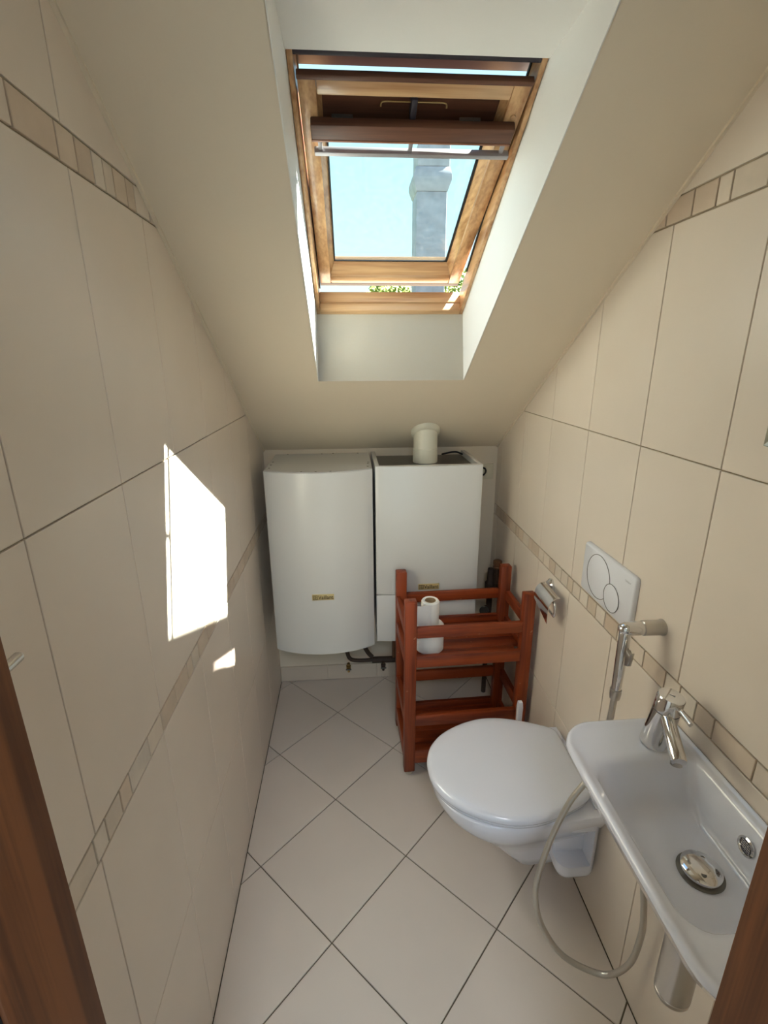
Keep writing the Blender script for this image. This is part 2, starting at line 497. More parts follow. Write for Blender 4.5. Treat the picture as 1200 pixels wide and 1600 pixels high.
PX = lambda p, d: V((d, p[0], p[1]))
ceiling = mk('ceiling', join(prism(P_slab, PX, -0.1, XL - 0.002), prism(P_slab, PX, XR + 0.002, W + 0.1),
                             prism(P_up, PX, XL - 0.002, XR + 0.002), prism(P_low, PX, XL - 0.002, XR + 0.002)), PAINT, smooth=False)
tag(ceiling, 'steep sloping ceiling in shade-toned cream paint around the roof window', 'ceiling', kind='structure')
side = [(YT, TOPZ), FT, out(FT, 0.06), out(FB, 0.06), FB, LB]
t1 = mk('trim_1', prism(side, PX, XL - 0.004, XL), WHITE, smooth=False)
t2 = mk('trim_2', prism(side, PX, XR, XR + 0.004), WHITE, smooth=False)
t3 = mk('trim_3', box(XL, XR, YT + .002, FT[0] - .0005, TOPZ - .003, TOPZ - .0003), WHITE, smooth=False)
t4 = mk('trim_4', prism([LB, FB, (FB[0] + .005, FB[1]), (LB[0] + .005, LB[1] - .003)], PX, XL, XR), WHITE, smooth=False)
tag(t1, 'white left reveal of the roof window shaft', 'window reveal', kind='structure')
tag(t2, 'white right reveal of the roof window shaft', 'window reveal', kind='structure')
tag(t3, 'white horizontal panel above the roof window', 'window reveal', kind='structure')
tag(t4, 'white upright panel below the roof window', 'window reveal', kind='structure')
for k, (xx, lab) in enumerate(((0.0, 'left'), (W, 'right'))):
    a, b = (0.0, 0.007) if k == 0 else (W - 0.007, W)
    pl = [(0.3, zc(0.3)), (D - .002, zc(D - .002)), (D - .002, zc(D) - 0.006), (0.3, zc(0.3) - 0.007)]
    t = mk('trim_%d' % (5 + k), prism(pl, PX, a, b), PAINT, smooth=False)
    tag(t, 'thin pale bead where the sloping ceiling meets the %s tiled wall' % lab, 'trim', kind='structure')

# --- door wall and hallway behind the camera
JX0, JX1 = 0.153, 0.737
fw = mk('wall_front', join(box(-0.1, JX0 - 0.04, 0.18, YF, -0.12, 2.50), box(JX1 + 0.04, W + 0.1, 0.18, YF, -0.12, 2.50),
                           box(JX0 - 0.04, JX1 + 0.04, 0.18, YF, 2.08, 2.50)), HALLP, smooth=False)
tag(fw, 'door wall around the doorway the picture is taken from', 'wall', kind='structure')
door = empty('door_1', ((JX0 + JX1) / 2, 0.24, 0), 'brown oak door frame at both edges of the picture', 'door frame', kind='structure')
for sgn, x in ((-1, JX0), (1, JX1)):
    mk('jamb', box(min(x, x + sgn * .04), max(x, x + sgn * .04), 0.222, YF + 0.0005, 0, 2.08), OAK_Z, door, bevel=0.0015)
    xo = x + sgn * 0.014
    mk('rebate', box(min(xo, x + sgn * .04), max(xo, x + sgn * .04), 0.165, 0.2215, 0, 2.08), OAK_Z, door, bevel=0.0015)
    mk('door_seal', box(min(x + sgn * .003, xo), max(x + sgn * .003, xo), 0.213, 0.2215, 0, 2.07), RUBBER, door)
mk('header', box(JX0 - .04, JX1 + .04, 0.165, YF, 2.04, 2.08), OAK_Z, door, bevel=0.0015)
HX0, HX1, HY0 = -0.9, 2.0, -2.0
hf = mk('floor_hall', box(HX0, HX1, HY0, 0.19, -0.12, 0.0), T_FLOOR, smooth=False)
tag(hf, 'pale hallway floor outside the doorway', 'floor', kind='structure')
hc = mk('ceiling_hall', box(HX0 - .1, HX1 + .1, HY0 - .1, 0.30, 2.50, 2.62), HALLP, smooth=False)
tag(hc, 'white hallway ceiling', 'ceiling', kind='structure')
hw = mk('wall_hall', join(box(HX0 - .1, HX0, HY0, 0.3, -0.12, 2.5), box(HX1, HX1 + .1, HY0, 0.3, -0.12, 2.5),
                          box(HX0, -0.1, 0.18, 0.3, -0.12, 2.5), box(W + 0.1, HX1, 0.18, 0.3, -0.12, 2.5),
                          box(HX0 - .1, -0.5, HY0 - .1, HY0, -0.12, 2.5), box(1.6, HX1 + .1, HY0 - .1, HY0, -0.12, 2.5),
                          box(-0.5, 1.6, HY0 - .1, HY0, 2.35, 2.5), box(-0.5, 1.6, HY0 - .1, HY0, -0.12, 0.25)), HALLP, smooth=False)  # end-wall opening added for soft frontal light
tag(hw, 'white hallway walls with a wide opening added to let in soft fill daylight', 'wall', kind='structure')

lamp = empty('added_fill_lamp', (0.45, -0.9, 2.38), 'unseen round ceiling lamp added in the hallway as cool fill light', 'lamp')  # added behind the camera to give the room cool fill light
mk('fill_lamp_base', cyl((0.45, -0.9, 2.47), (0.45, -0.9, 2.4995), 0.24), PLATE, lamp)
GLOW = bpy.data.materials.new('fill_lamp_glow'); GLOW.use_nodes = True
gb = GLOW.node_tree.nodes['Principled BSDF']; gb.inputs['Base Color'].default_value = (.9, .9, .9, 1)
gb.inputs['Emission Color'].default_value = (0.88, 0.90, 1.0, 1); gb.inputs['Emission Strength'].default_value = 16.0
mk('fill_lamp_glass', lathe([(0.24, 0.0), (0.24, -.02), (.20, -.06), (.12, -.085), (0, -.095)], (0.45, -0.9, 2.469), n=20), GLOW, lamp)

# ================================================================== ROOF WINDOW
vF = V((0, FB[0] - FT[0], FB[1] - FT[1])).normalized(); wF = V((0, -vF.z, vF.y))
LF = math.hypot(FB[0] - FT[0], FB[1] - FT[1])
def FW(x, v, w): return V((x, FT[0], FT[1])) + vF * v + wF * w
AS = math.atan2(0.279, 0.636)
vS = V((0, math.cos(AS), -math.sin(AS))); wS = V((0, math.sin(AS), math.cos(AS)))
def SW(x, t, w): return V((x, 1.137, 2.109)) + vS * t + wS * w
win = empty('window_1', FW((XL + XR) / 2, LF, 0), 'pine centre-pivot roof window tilted ajar showing pale sky', 'roof window', kind='structure')
fl = 0.0125
SX0, SX1, SLn = 0.3035, 0.7615, 0.686
mk('frame_stile', box(XL + .001, XL + fl, 0.0, LF, 0.0, 0.095, FW), PINE_Y, win, bevel=0.002)
mk('frame_stile', box(XR - fl, XR - .001, 0.0, LF, 0.0, 0.060, FW), PINE_Y, win, bevel=0.002)
fbot = mk('frame_sill', box(XL + fl, XR - fl, 0.743, LF, 0.0, 0.029, FW), PINE_X, win, bevel=0.002)
mk('sill_step', box(XL + fl, XR - fl, 0.7415, LF, 0.0305, 0.070, FW), PINE_X, fbot, bevel=0.002)
mk('frame_head', box(XL + fl, XR - fl, 0.001, 0.012, 0.0, 0.10, FW), DARKM, win, bevel=0.002)
mk('head_flashing', box(XL - .04, XR + .04, -0.02, 0.094, 0.1008, 0.108, FW), DARKM, win)
for x0, x1, wa in ((XL - .03, XL + .001, .0955), (XR - .001, XR + .03, .0685)):
    mk('side_flashing', box(x0, x1, -0.04, LF + 0.03, wa, wa + .004, FW), DARKM, win)
for x0, x1, va, wa in ((XL + fl, SX0 - .0004, 0.74, .080), (SX1 + .0004, XR - fl, 0.62, .048)):  # dark strips added in the sash gap to block and trim the sunlight
    mk('gap_light_stop', box(x0, x1, 0.02, va, wa, wa + .008, FW), RUBBER, win)
sash = empty('sash', SW(0.5325, 0.35, 0), parent=win)
PX0, PX1, PT0, PT1 = 0.352, 0.709, 0.100, 0.612
for xa, xb in ((SX0, 0.3385), (0.7265, SX1)):
    st = mk('stile', box(xa, xb, 0.008, SLn, 0.0, 0.014, SW), PINE_Y, sash, bevel=0.002)
    mk('stile_cladding', box(xa + .0005, xb - .0005, 0.062, SLn - .001, 0.0145, 0.045, SW), PINE_Y, st, bevel=0.002)
mk('bottom_rail', box(0.339, 0.726, 0.655, SLn, 0.0, 0.043, SW), PINE_X, sash, bevel=0.003)
mk('top_rail', box(0.339, 0.726, 0.008, 0.040, 0.0, 0.014, SW), PINE_X, sash, bevel=0.003)
mk('top_edge_strip', box(SX0 - .001, SX1 + .001, -0.003, 0.0075, -0.003, 0.011, SW), BROWN_X, sash, bevel=0.002)
# sloped glazing rebates
def bead(p0, p1, name, mat):
    (xa, ta), (xb, tb) = p0, p1
    return name, mat, xa, ta, xb, tb
mk('glazing_bead', ([SW(0.3385, .04, .010), SW(0.3385, .655, .010), SW(PX0, .04, .030), SW(PX0, PT1, .030), SW(PX0, .04, .045), SW(PX0, PT1, .045), SW(0.3385, .04, .045), SW(.3385, .655, .045)],
     [(0, 1, 3, 2), (2, 3, 5, 4), (4, 5, 7, 6), (6, 7, 1, 0), (0, 2, 4, 6), (1, 7, 5, 3)]), PINE_Y, sash, smooth=False)
mk('glazing_bead', ([SW(0.7265, .04, .010), SW(0.7265, .655, .010), SW(PX1, .04, .030), SW(PX1, PT1, .030), SW(PX1, .04, .045), SW(PX1, PT1, .045), SW(0.7265, .04, .045), SW(.7265, .655, .045)],
     [(0, 1, 3, 2), (2, 3, 5, 4), (4, 5, 7, 6), (6, 7, 1, 0), (0, 2, 4, 6), (1, 7, 5, 3)]), PINE_Y, sash, smooth=False)
mk('glazing_bead', ([SW(.339, .655, .010), SW(.726, .655, .010), SW(PX0, PT1, .030), SW(PX1, PT1, .030), SW(PX0, PT1, .045), SW(PX1, PT1, .045), SW(.339, .655, .045), SW(.726, .655, .045)],
     [(0, 1, 3, 2), (2, 3, 5, 4), (4, 5, 7, 6), (6, 7, 1, 0), (0, 2, 4, 6), (1, 7, 5, 3)]), PINE_X, sash, smooth=False)
mk('pane', box(PX0, PX1, PT0, PT1, 0.031, 0.043, SW), GLASS, sash, smooth=False)
for nm, b in (('pane_gasket', (PX0, PX0 + .004, PT0, PT1)), ('pane_gasket', (PX1 - .006, PX1, PT0, PT1)), ('pane_gasket', (PX0, PX1, PT1 - .005, PT1))):
    mk(nm, box(b[0], b[1], b[2], b[3], 0.0275, 0.0308, SW), RUBBER, sash, smooth=False)
mk('bottom_edge_profile', box(SX0, SX1, SLn + .0005, SLn + .017, 0.001, 0.030, SW), DARKM, sash)
# ventilation recess, flap and handle bar
mk('vent_recess', box(0.339, 0.726, 0.0405, 0.118, 0.024, 0.045, SW), BROWN_X, sash, smooth=False)
flap = mk('vent_flap', box(0.322, 0.752, 0.0835, 0.1195, -0.022, -0.001, SW), BROWN_X, sash, bevel=0.003)
mk('flap_edge', box(0.322, 0.752, 0.1198, 0.1245, -0.022, 0.002, SW), PINK_X, flap, bevel=0.001)
mk('flap_lining', box(0.339, 0.726, 0.1198, 0.126, 0.0025, 0.028, SW), BROWN_X, sash)
bar = mk('handle_bar', box(0.326, 0.757, 0.146, 0.157, -0.026, -0.010, SW), ALU, sash, bevel=0.002)
for x in (0.339, 0.535, 0.738):
    mk('bar_bracket', box(x - .0045, x + .0045, 0.1246, 0.1465, -0.020, -0.014, SW), ALU, bar, bevel=0.001)
latch = mk('vent_latch', box(0.528, 0.540, 0.040, 0.090, -0.004, 0.0235, SW), DARKM, sash, bevel=0.002)
for x0, x1 in ((0.470, 0.527), (0.541, 0.597)):
    s_ = -1 if x0 < .5 else 1
    xe = x0 if s_ < 0 else x1; xi = x1 if s_ < 0 else x0
    mk('latch_spring', tube(spline([SW(xi, .056, .008), SW((xi + xe) / 2, .054, .006), SW(xe, .053, .004), SW(xe + s_ * .004, .060, .0)], 5), 0.0017, 6), BRASS, latch)
for x in (0.388, 0.655):
    mk('flap_hinge', box(x - .022, x + .022, 0.0805, 0.0838, -0.004, 0.002, SW), STEEL_DK, flap)
for x in (0.7445,):
    mk('pivot_screw', lathe([(0, -.003), (.005, -.003), (.006, 0), (.006, .002), (0, .002)], SW(x, 0.075, 0), wS, 16), PINE_X, sash)

# ================================================================== OUTSIDE
ch = empty('chimney', (1.345, 6.2, 1.6), 'rough grey chimney with a flared collar seen through the roof window', 'chimney')
def ngon(cx, cy, hx, hy, z): return [V((cx - hx, cy - hy, z)), V((cx + hx, cy - hy, z)), V((cx + hx, cy + hy, z)), V((cx - hx, cy + hy, z))]
mk('shaft', loft([ngon(1.343, 6.2, .165, .19, z) for z in (1.6, 3.30)]), CHIM, ch, bevel=.01)
mk('collar', loft([ngon(1.343, 6.2, .17, .195, 3.302), ngon(1.345, 6.2, .205, .23, 3.40), ngon(1.345, 6.2, .205, .23, 3.45), ngon(1.35, 6.2, .18, .20, 3.53)]), CHIM, ch, bevel=.006)
mk('head', loft([ngon(1.357, 6.2, .175, .195, 3.532), ngon(1.357, 6.2, .175, .195, 3.74)]), CHIM, ch, bevel=.02)
mk('cap', loft([ngon(1.357, 6.2, .165, .18, 3.742), ngon(1.357, 6.2, .15, .165, 3.79)]), CHIM, ch, bevel=.008)
rf = mk('roof_neighbour', join(prism([(4.8, 0.9), (6.2, 1.75), (7.6, 0.9)], PX, -1.5, 4.5), box(-1.3, 4.3, 5.0, 7.4, -3.0, 0.95)), ROOFT, smooth=False)
tag(rf, 'neighbouring roof carrying the grey chimney', 'roof', kind='structure')
gr = mk('ground', box(-30, 30, 2.6, 40, -3.1, -3.0), GRASS, smooth=False)
tag(gr, 'green ground outside below the roof window', 'ground', kind='structure')
def tree(x, y, top, r, label, seed):
    rnd = random.Random(seed)
    t = empty('garden_tree', (x, y, -3.0), label, 'tree')
    mk('trunk', tube([(x, y, -3.0), (x + .05, y, -1.0), (x, y, top - r)], [.16, .12, .05], 8), BARK, t)
    vs, fs = [], []
    for _ in range(2200):
        d = V((rnd.gauss(0, 1), rnd.gauss(0, 1), rnd.gauss(0, 1))).normalized() * (r * rnd.random() ** .4)
        c = V((x, y, top - r)) + V((d.x * 1.1, d.y, d.z))
        a = V((rnd.uniform(-1, 1), rnd.uniform(-1, 1), rnd.uniform(-1, 1))).normalized(); b = a.orthogonal().normalized()
        k = len(vs); vs += [c - a * .07, c + b * .035, c + a * .07, c - b * .035]; fs.append((k, k + 1, k + 2, k + 3))
    mk('crown', (vs, fs), LEAF, t, smooth=False)['kind'] = 'stuff'
tree(1.50, 12.6, 3.42, 0.62, 'leafy green tree in the window gap just left of the chimney', 1)
tree(3.05, 12.0, 3.50, 0.68, 'yellow-green tree top in the window gap right of the chimney', 2)

# ================================================================== BOILERS
def badge(parent, cx, yf, cz, w=0.088, h=0.026):
    p = mk('badge', box(cx - w / 2, cx + w / 2, yf - 0.0016, yf + 0.001, cz - h / 2, cz + h / 2), GOLD, parent, bevel=0.0005)
    X, Z = (1, 0, 0), (0, 0, 1)
    yt = yf - 0.0018
    mk('lettering', text_vf('Vaillant', h * 0.66, (cx + w * .12, yt, cz), X, Z, 0.0, width=w * 0.68, bold=0.012), INK, p, smooth=False)
    sx = cx - w * 0.36; q = h * 0.36
    frame = join(box(sx - q, sx + q, yt - .0002, yt, cz + q * .78, cz + q), box(sx - q, sx + q, yt - .0002, yt, cz - q, cz - q * .78),
                 box(sx - q, sx - q * .78, yt - .0002, yt, cz - q, cz + q), box(sx + q * .78, sx + q, yt - .0002, yt, cz - q, cz + q))
    mk('emblem', join(frame, tube([(sx + q * .5 * math.cos(a / 12 * math.pi), yt, cz + q * .55 * math.sin(a / 12 * math.pi)) for a in range(24)], 0.0007, 6, True),
                      box(sx - q * .12, sx + q * .12, yt - .0002, yt, cz - q * .35, cz + q * .35)), INK, p, smooth=False)
# storage cylinder unit (left)
BX0, BX1, BZ0, BZ1 = 0.053, 0.470, 0.408, 1.190
YB, YC, BUL = D - 0.004, 1.862, 0.058
tank = empty('hot_water_tank', ((BX0 + BX1) / 2, YC + .1, BZ0), 'white wall-hung storage tank with bulging front, left of the two heating units', 'water tank')
def tank_outline(ins=0.0, n=28):
    pts = [(BX1 - ins, YB - ins), (BX0 + ins, YB - ins)]
    for k in range(n + 1):
        u = k / n; x = BX0 + ins + (BX1 - BX0 - 2 * ins) * u
        pts.append((x, YC + ins - BUL * (1 - (2 * u - 1) ** 2) ** 0.85))
    return pts
def ring_at(pts, z): return [V((p[0], p[1], z)) for p in pts]
mk('casing', loft([ring_at(tank_outline(.004), BZ0), ring_at(tank_outline(), BZ0 + .003), ring_at(tank_outline(), BZ1 - .002), ring_at(tank_outline(.002), BZ1)]), ENAMEL, tank, angle=30)
mk('top_plate', loft([ring_at(tank_outline(.006), BZ1 + .0002), ring_at(tank_outline(.006), BZ1 + .0014)]), ENAMEL, tank, angle=30)
scr = [(x, YC - BUL * (1 - ((x - .2615) / .2085) ** 2) ** .85 + .018) for x in (0.20, 0.255, 0.31)] + [(.454, 1.90), (.457, 1.95), (.459, 1.98), (.07, 1.90), (.068, 1.96), (.068, 2.02), (.11, D - .02), (.26, D - .02), (.31, D - .016), (.42, D - .02)]
for x, y in scr:
    mk('screw', lathe([(0, .0026), (.0035, .0026), (.0045, .0014), (0, .0014)], (x, y, BZ1), n=10), STEEL_DK, tank)
badge(tank, 0.2615, YC - BUL, 0.677)
# boiler (right)
CX0, CX1, CZ0, CZ1, CY = 0.4815, 0.910, 0.418, 1.196, 1.872
boil = empty('gas_boiler', ((CX0 + CX1) / 2, CY + .15, CZ0), 'white flat-fronted gas boiler with flue pipe, right of the two heating units', 'boiler')
def curved_front(z0, z1, bul, y=CY, th=0.02, n=16):
    pts = [(CX1, y + th), (CX0, y + th)] + [(CX0 + (CX1 - CX0) * k / n, y - bul * (1 - (2 * k / n - 1) ** 2)) for k in range(n + 1)]
    return loft([ring_at(pts, z0), ring_at(pts, z1)])
mk('side_panel', box(CX0, CX0 + .017, CY + .0205, YB, CZ0 + .01, CZ1 - .001), ENAMEL, boil, bevel=.002)
mk('side_panel', box(CX1 - .017, CX1, CY + .0205, YB, CZ0 + .01, CZ1 - .001), ENAMEL, boil, bevel=.002)
mk('front_panel', curved_front(0.645, CZ1, 0.016), ENAMEL, boil, bevel=.003)
mk('lower_panel', curved_front(CZ0, 0.640, 0.008, CY + .001), ENAMEL, boil, bevel=.003)
mk('top_plate', box(CX0 + .0175, CX1 - .0175, CY + .021, YB, 1.168, 1.174), STEEL_DK, boil, smooth=False)
mk('inner_chassis', box(CX0 + .0175, CX1 - .0175, CY + .03, YB - .002, CZ0 + .03, 1.1675), DARKM, boil, smooth=False)
badge(boil, 0.700, CY - 0.0165, 0.6815)
cab = mk('power_cable', tube(spline([(.80, 2.17, 1.182), (.835, 2.14, 1.196), (.865, 2.15, 1.194), (.895, 2.165, 1.180), (.9, 2.19, 1.1785)], 6), .004, 8), RUBBER, boil)
# flue
fx, fy = 0.7045, 2.046
flue = empty('flue_pipe', (fx, fy, 1.174), 'cream plastic flue pipe rising from the boiler into the sloping ceiling', 'flue pipe')
vs, fs = cyl((fx, fy, 1.1745), (fx, fy, 1.2355), .0525, n=40, bev=.002)
mk('socket', (vs, fs), PVC, flue)
n = 40
def at_ceiling(r, lift=0.0):
    return [V((fx + r * math.cos(2 * math.pi * k / n), fy + r * math.sin(2 * math.pi * k / n), zc(fy + r * math.sin(2 * math.pi * k / n)) + lift)) for k in range(n)]
mk('pipe', loft([[V((fx + .0505 * math.cos(2 * math.pi * k / n), fy + .0505 * math.sin(2 * math.pi * k / n), 1.234)) for k in range(n)], at_ceiling(.0505, .0)]), PVC, flue)
mk('ceiling_collar', loft([at_ceiling(.052, -.022), at_ceiling(.058, -.016), at_ceiling(.061, -.006), at_ceiling(.060, 0.0)]), PVC, flue)

# pipes under the units
pip = empty('heating_pipes', (0.7, 2.14, 0.12), 'dark heating pipes with small valves along the wall under the boilers', 'pipes')
mk('pipe_run', tube([(0.47, 2.150, .138), (0.60, 2.150, .136), (0.975, 2.150, .135)], .016, 12), PIPE_DK, pip)
mk('pipe_elbow', tube(spline([(.335, 2.10, .4055), (.338, 2.13, .27), (.345, 2.15, .19), (.36, 2.15, .15), (.40, 2.15, .138), (.469, 2.15, .138)], 6), .010, 10), PIPE_DK, pip)
mk('drop_pipe', tube(spline([(.405, 2.08, .4055), (.41, 2.11, .30), (.445, 2.15, .19), (.47, 2.152, .155)], 6), .011, 10), PIPE_DK, pip)
for x in (.58, .66, .74, .82):
    mk('riser', tube([(x, 2.15, .15), (x, 2.15, .28), (x, 2.10, .407)], .009, 10), COPPER, pip)
for x in (.350, .525):
    v = mk('drain_valve', lathe([(0, 0), (.006, 0), (.007, .012), (.011, .014), (.012, .036), (.008, .038), (.008, .05), (0, .05)], (x, 2.13, .088), n=14), PIPE_DK if x > .4 else BRASS, pip)
    mk('valve_lever', box(x - .014, x + .014, 2.112, 2.117, .108, .114), STEEL_DK, v, bevel=.001)
fill = empty('pressure_valve', (1.02, 2.02, 0.0), 'dark pipe fitting with a copper cap in the corner right of the boiler', 'valve')
mk('valve_body', lathe([(0, .0), (.014, .0), (.014, .10), (.022, .11), (.024, .17), (.016, .18), (.014, .24), (0, .24)], (1.02, 2.04, .43), n=18), PIPE_DK, fill)
mk('cap', lathe([(0, 0), (.018, 0), (.020, .006), (.017, .010), (.020, .018), (.020, .034), (.014, .038), (0, .038)], (1.036, 2.0, .690), n=18), COPPER, fill)
mk('cap_pipe', cyl((1.036, 2.0, .56), (1.036, 2.0, .690), .013), PIPE_DK, fill)
mk('tee_joint', tube([(1.02, 2.04, .55), (1.03, 2.02, .555), (1.036, 2.0, .565)], .012, 10), PIPE_DK, fill)
mk('supply_pipe', tube([(1.02, 2.04, .435), (1.02, 2.04, .2), (1.02, 2.04, .0)], .011, 10), PIPE_DK, fill)
mk('gauge', lathe([(0, 0), (.02, 0), (.022, .008), (.019, .012), (0, .012)], (.985, 2.0, .48), (0, -1, 0), 20), STEEL_DK, fill)
mk('gauge_stem', tube([(.985, 2.0, .48), (.99, 2.02, .48), (1.015, 2.04, .485)], .006, 8), PIPE_DK, fill)

# wall socket
so = empty('wall_socket', (1.012, D, 1.05), 'small cream wall socket with a black plug lead right of the boiler', 'socket')
mk('socket_plate', box(.972, 1.050, D - .009, D, 1.055, 1.128), SOCKET, so, bevel=.003)
mk('socket_insert', lathe([(0, .0005), (.021, .0005), (.023, -.004), (.025, -.004), (.025, .004), (0, .004)], (1.012, D - .010, 1.092), (0, -1, 0), 24), SOCKET, so)
mk('plug_lead', tube(spline([(.925, D - .03, 1.10), (.965, D - .035, 1.118), (1.000, D - .03, 1.112), (1.010, D - .018, 1.092), (1.0, D - .0145, 1.075)], 6), .004, 8), RUBBER, so)

# ================================================================== TROLLEY
cx, cy, cw, cd, ca, chh = 0.587, 1.561, 0.436, 0.257, 0.028, 0.775
def CT(x, y, z):
    c, s_ = math.cos(ca), math.sin(ca)
    return V((cx + c * x - s_ * y, cy + s_ * x + c * y, z))
cart = empty('wooden_trolley', CT(cw / 2, cd / 2, 0), 'red-brown stained wooden trolley with two open tiers behind the toilet', 'trolley')
pw, pd = 0.0215, 0.019
for x, y, zz in ((0, 0, chh), (cw, 0, chh + .006), (0, cd, chh), (cw, cd, chh + .004)):
    p = mk('post', box(x - pw, x + pw, y - pd, y + pd, 0.026, zz, CT), RED_Z, cart, bevel=.004, seg=2)
    c0 = CT(x, y, 0)
    mk('glide', lathe([(0, .0), (.006, .001), (.014, .008), (.019, .018), (.019, .0255), (0, .0255)], c0, n=18), CHROME_B, p)
for z0, z1, low in ((.628, .671, 0), (.505, .553, 1), (.243, .291, 0), (.066, .127, 1)):
    for y0 in (-pd + .001, cd + pd - .019):
        mk('long_rail', box(pw, cw - pw, y0, y0 + .018, z0, z1, CT), RED_X, cart, bevel=.003)
    for x0 in (-pw + .001, cw + pw - .019):
        mk('side_rail', box(x0, x0 + .018, pd, cd - pd, z0, z1, CT), RED_Y, cart, bevel=.003)
for z in (.516, .082):
    k = 4; y0, y1 = 0.0005, cd - 0.0005
    for i in range(k):
        a = y0 + (y1 - y0) * i / k; b = y0 + (y1 - y0) * (i + 1) / k - .0008
        xa, xb = (pw, cw - pw) if i in (0, k - 1) else (-.002, cw + .002)
        mk('tray_board', box(xa, xb, a, b, z, z + .010, CT), RED_X, cart, bevel=.0012)

# toilet rolls
def roll(name, x, y, z0, r, h, label, sheet=False):
    t = empty(name, (x, y, z0), label, 'toilet roll', 'toilet rolls stacked in the trolley')
    mk('paper', lathe([(.0205, 0.002), (r - .004, 0), (r, .005), (r, h - .005), (r - .004, h), (.0205, h - .002), (.0205, .002)], (x, y, z0), n=36), PAPER, t)
    mk('core', lathe([(.0200, 0.0), (.0202, 0.0), (.0202, h - .001), (.0188, h - .001), (.0188, 0.0), (.02, 0)], (x, y, z0), n=28), CARD, t)
    if sheet:
        path = [(x + r * math.cos(a) * 1.01, y - r * 1.01 * abs(math.sin(a))) for a in (1.2, 1.6, 1.95)] + [(x - .026, y - r * .98), (x - .044, y - r * 1.02), (x - .060, y - r * 0.9)]
        pts = spline([(p[0], p[1], 0) for p in path], 5)
        n_ = len(pts); vs, fs = [], []
        for q, th in ((0, 0), (1, .0008)):
            for k, p in enumerate(pts):
                dz = max(0.0, (k / n_ - .5)) * .006
                vs += [(p.x, p.y - th, z0 + .003 - dz * .2), (p.x, p.y - th, z0 + h - .006 - dz + .010 * max(0, k / n_ - .72))]
        m_ = n_ * 2
        for k in range(n_ - 1):
            fs += [(2 * k, 2 * k + 1, 2 * k + 3, 2 * k + 2), (m_ + 2 * k, m_ + 2 * k + 2, m_ + 2 * k + 3, m_ + 2 * k + 1),
                   (2 * k, 2 * k + 2, m_ + 2 * k + 2, m_ + 2 * k), (2 * k + 1, m_ + 2 * k + 1, m_ + 2 * k + 3, 2 * k + 3)]
        fs += [(0, m_, m_ + 1, 1), (m_ - 2, m_ - 1, 2 * m_ - 1, 2 * m_ - 2)]
        mk('loose_sheet', (vs, fs), PAPER, t)
roll('toilet_roll', .671, 1.642, .5262, .055, .106, 'full white toilet roll standing at the bottom of the stack in the trolley')
roll('toilet_roll', .670, 1.634, .6325, .0335, .104, 'half-used white toilet roll with a loose sheet on top of another roll', True)

# ================================================================== TOILET
TY = 1.163
toi = empty('toilet', (0.83, TY, 0.085), 'white wall-hung toilet with closed lid in front of the trolley', 'toilet')
HALF = [(.593, 0), (.5965, .04), (.615, .088), (.652, .132), (.70, .164), (.755, .187), (.81, .198), (.87, .195), (.93, .179), (.985, .157), (1.022, .138), (1.038, .122), (1.0405, .10), (1.0405, .05)]
lid_c = V((.82, TY, 0))
hp = HALF + [(1.0405, 0)] + [(x, -h) for x, h in HALF[1:][::-1]]
outl = [V((p.x, p.y, 0)) for p in spline([(x, TY + h, 0) for x, h in hp], 4, True)]
def inset(pts, d, z):
    res = []
    for p in pts:
        v = lid_c - p; L = v.length
        res.append(V((p.x + v.x / L * d, p.y + v.y / L * d, z)))
    return res
def bowl_ring(z, xf, xm, hw, hb, n=18, xb=1.0636):
    half = []
    for k in range(n + 1):
        t = k / n * math.pi / 2
        half.append((xm - (xm - xf) * math.cos(t) ** .95, hw * math.sin(t) ** .95))
    for k in range(1, 7):
        half.append((xm + (xb - xm) * k / 6, hw + (hb - hw) * k / 6))
    pts = [V((x, TY + h, z)) for x, h in half[::-1]] + [V((x, TY - h, z)) for x, h in half[1:]]
    return pts
rings = [bowl_ring(*a) for a in ((.082, .880, .92, .050, .045), (.086, .864, .915, .062, .058), (.105, .843, .905, .080, .072), (.15, .802, .89, .096, .085),
        (.20, .752, .87, .112, .095), (.25, .694, .85, .133, .11), (.29, .653, .83, .158, .13), (.33, .622, .82, .180, .155), (.365, .606, .815, .189, .172), (.388, .604, .815, .190, .175), (.392, .609, .815, .186, .172))]
mk('bowl', loft(rings), CERAMIC, toi, angle=50)
flange = mk('wall_flange', box(.950, 1.0638, TY - .170, TY + .170, .145, .3905), CERAMIC, toi, bevel=.032, seg=5)
boolean_cut(flange, join(box(.90, 1.040, TY - .20, TY - .118, .205, .338), box(.90, 1.040, TY + .118, TY + .20, .205, .338)))
mk('seat', loft([inset(outl, d, z) for d, z in ((.010, .3925), (.005, .396), (.005, .402), (.010, .4045))]), LIDM, toi, angle=60)
lid = mk('lid', loft([inset(outl, d, z) for d, z in ((.007, .4065), (.001, .409), (.0, .414), (.001, .421), (.006, .427), (.014, .4305), (.035, .433), (.08, .435), (.14, .436))]), LIDM, toi, angle=70)
for s_ in (-1, 1):
    mk('hinge', cyl((1.051, TY + s_ * .055, .405), (1.051, TY + s_ * .095, .405), .0085, bev=.002), LIDM, toi)
mk('rear_ledge', box(1.041, 1.0636, TY - .150, TY + .150, .392, .398), CERAMIC, toi, bevel=.002)

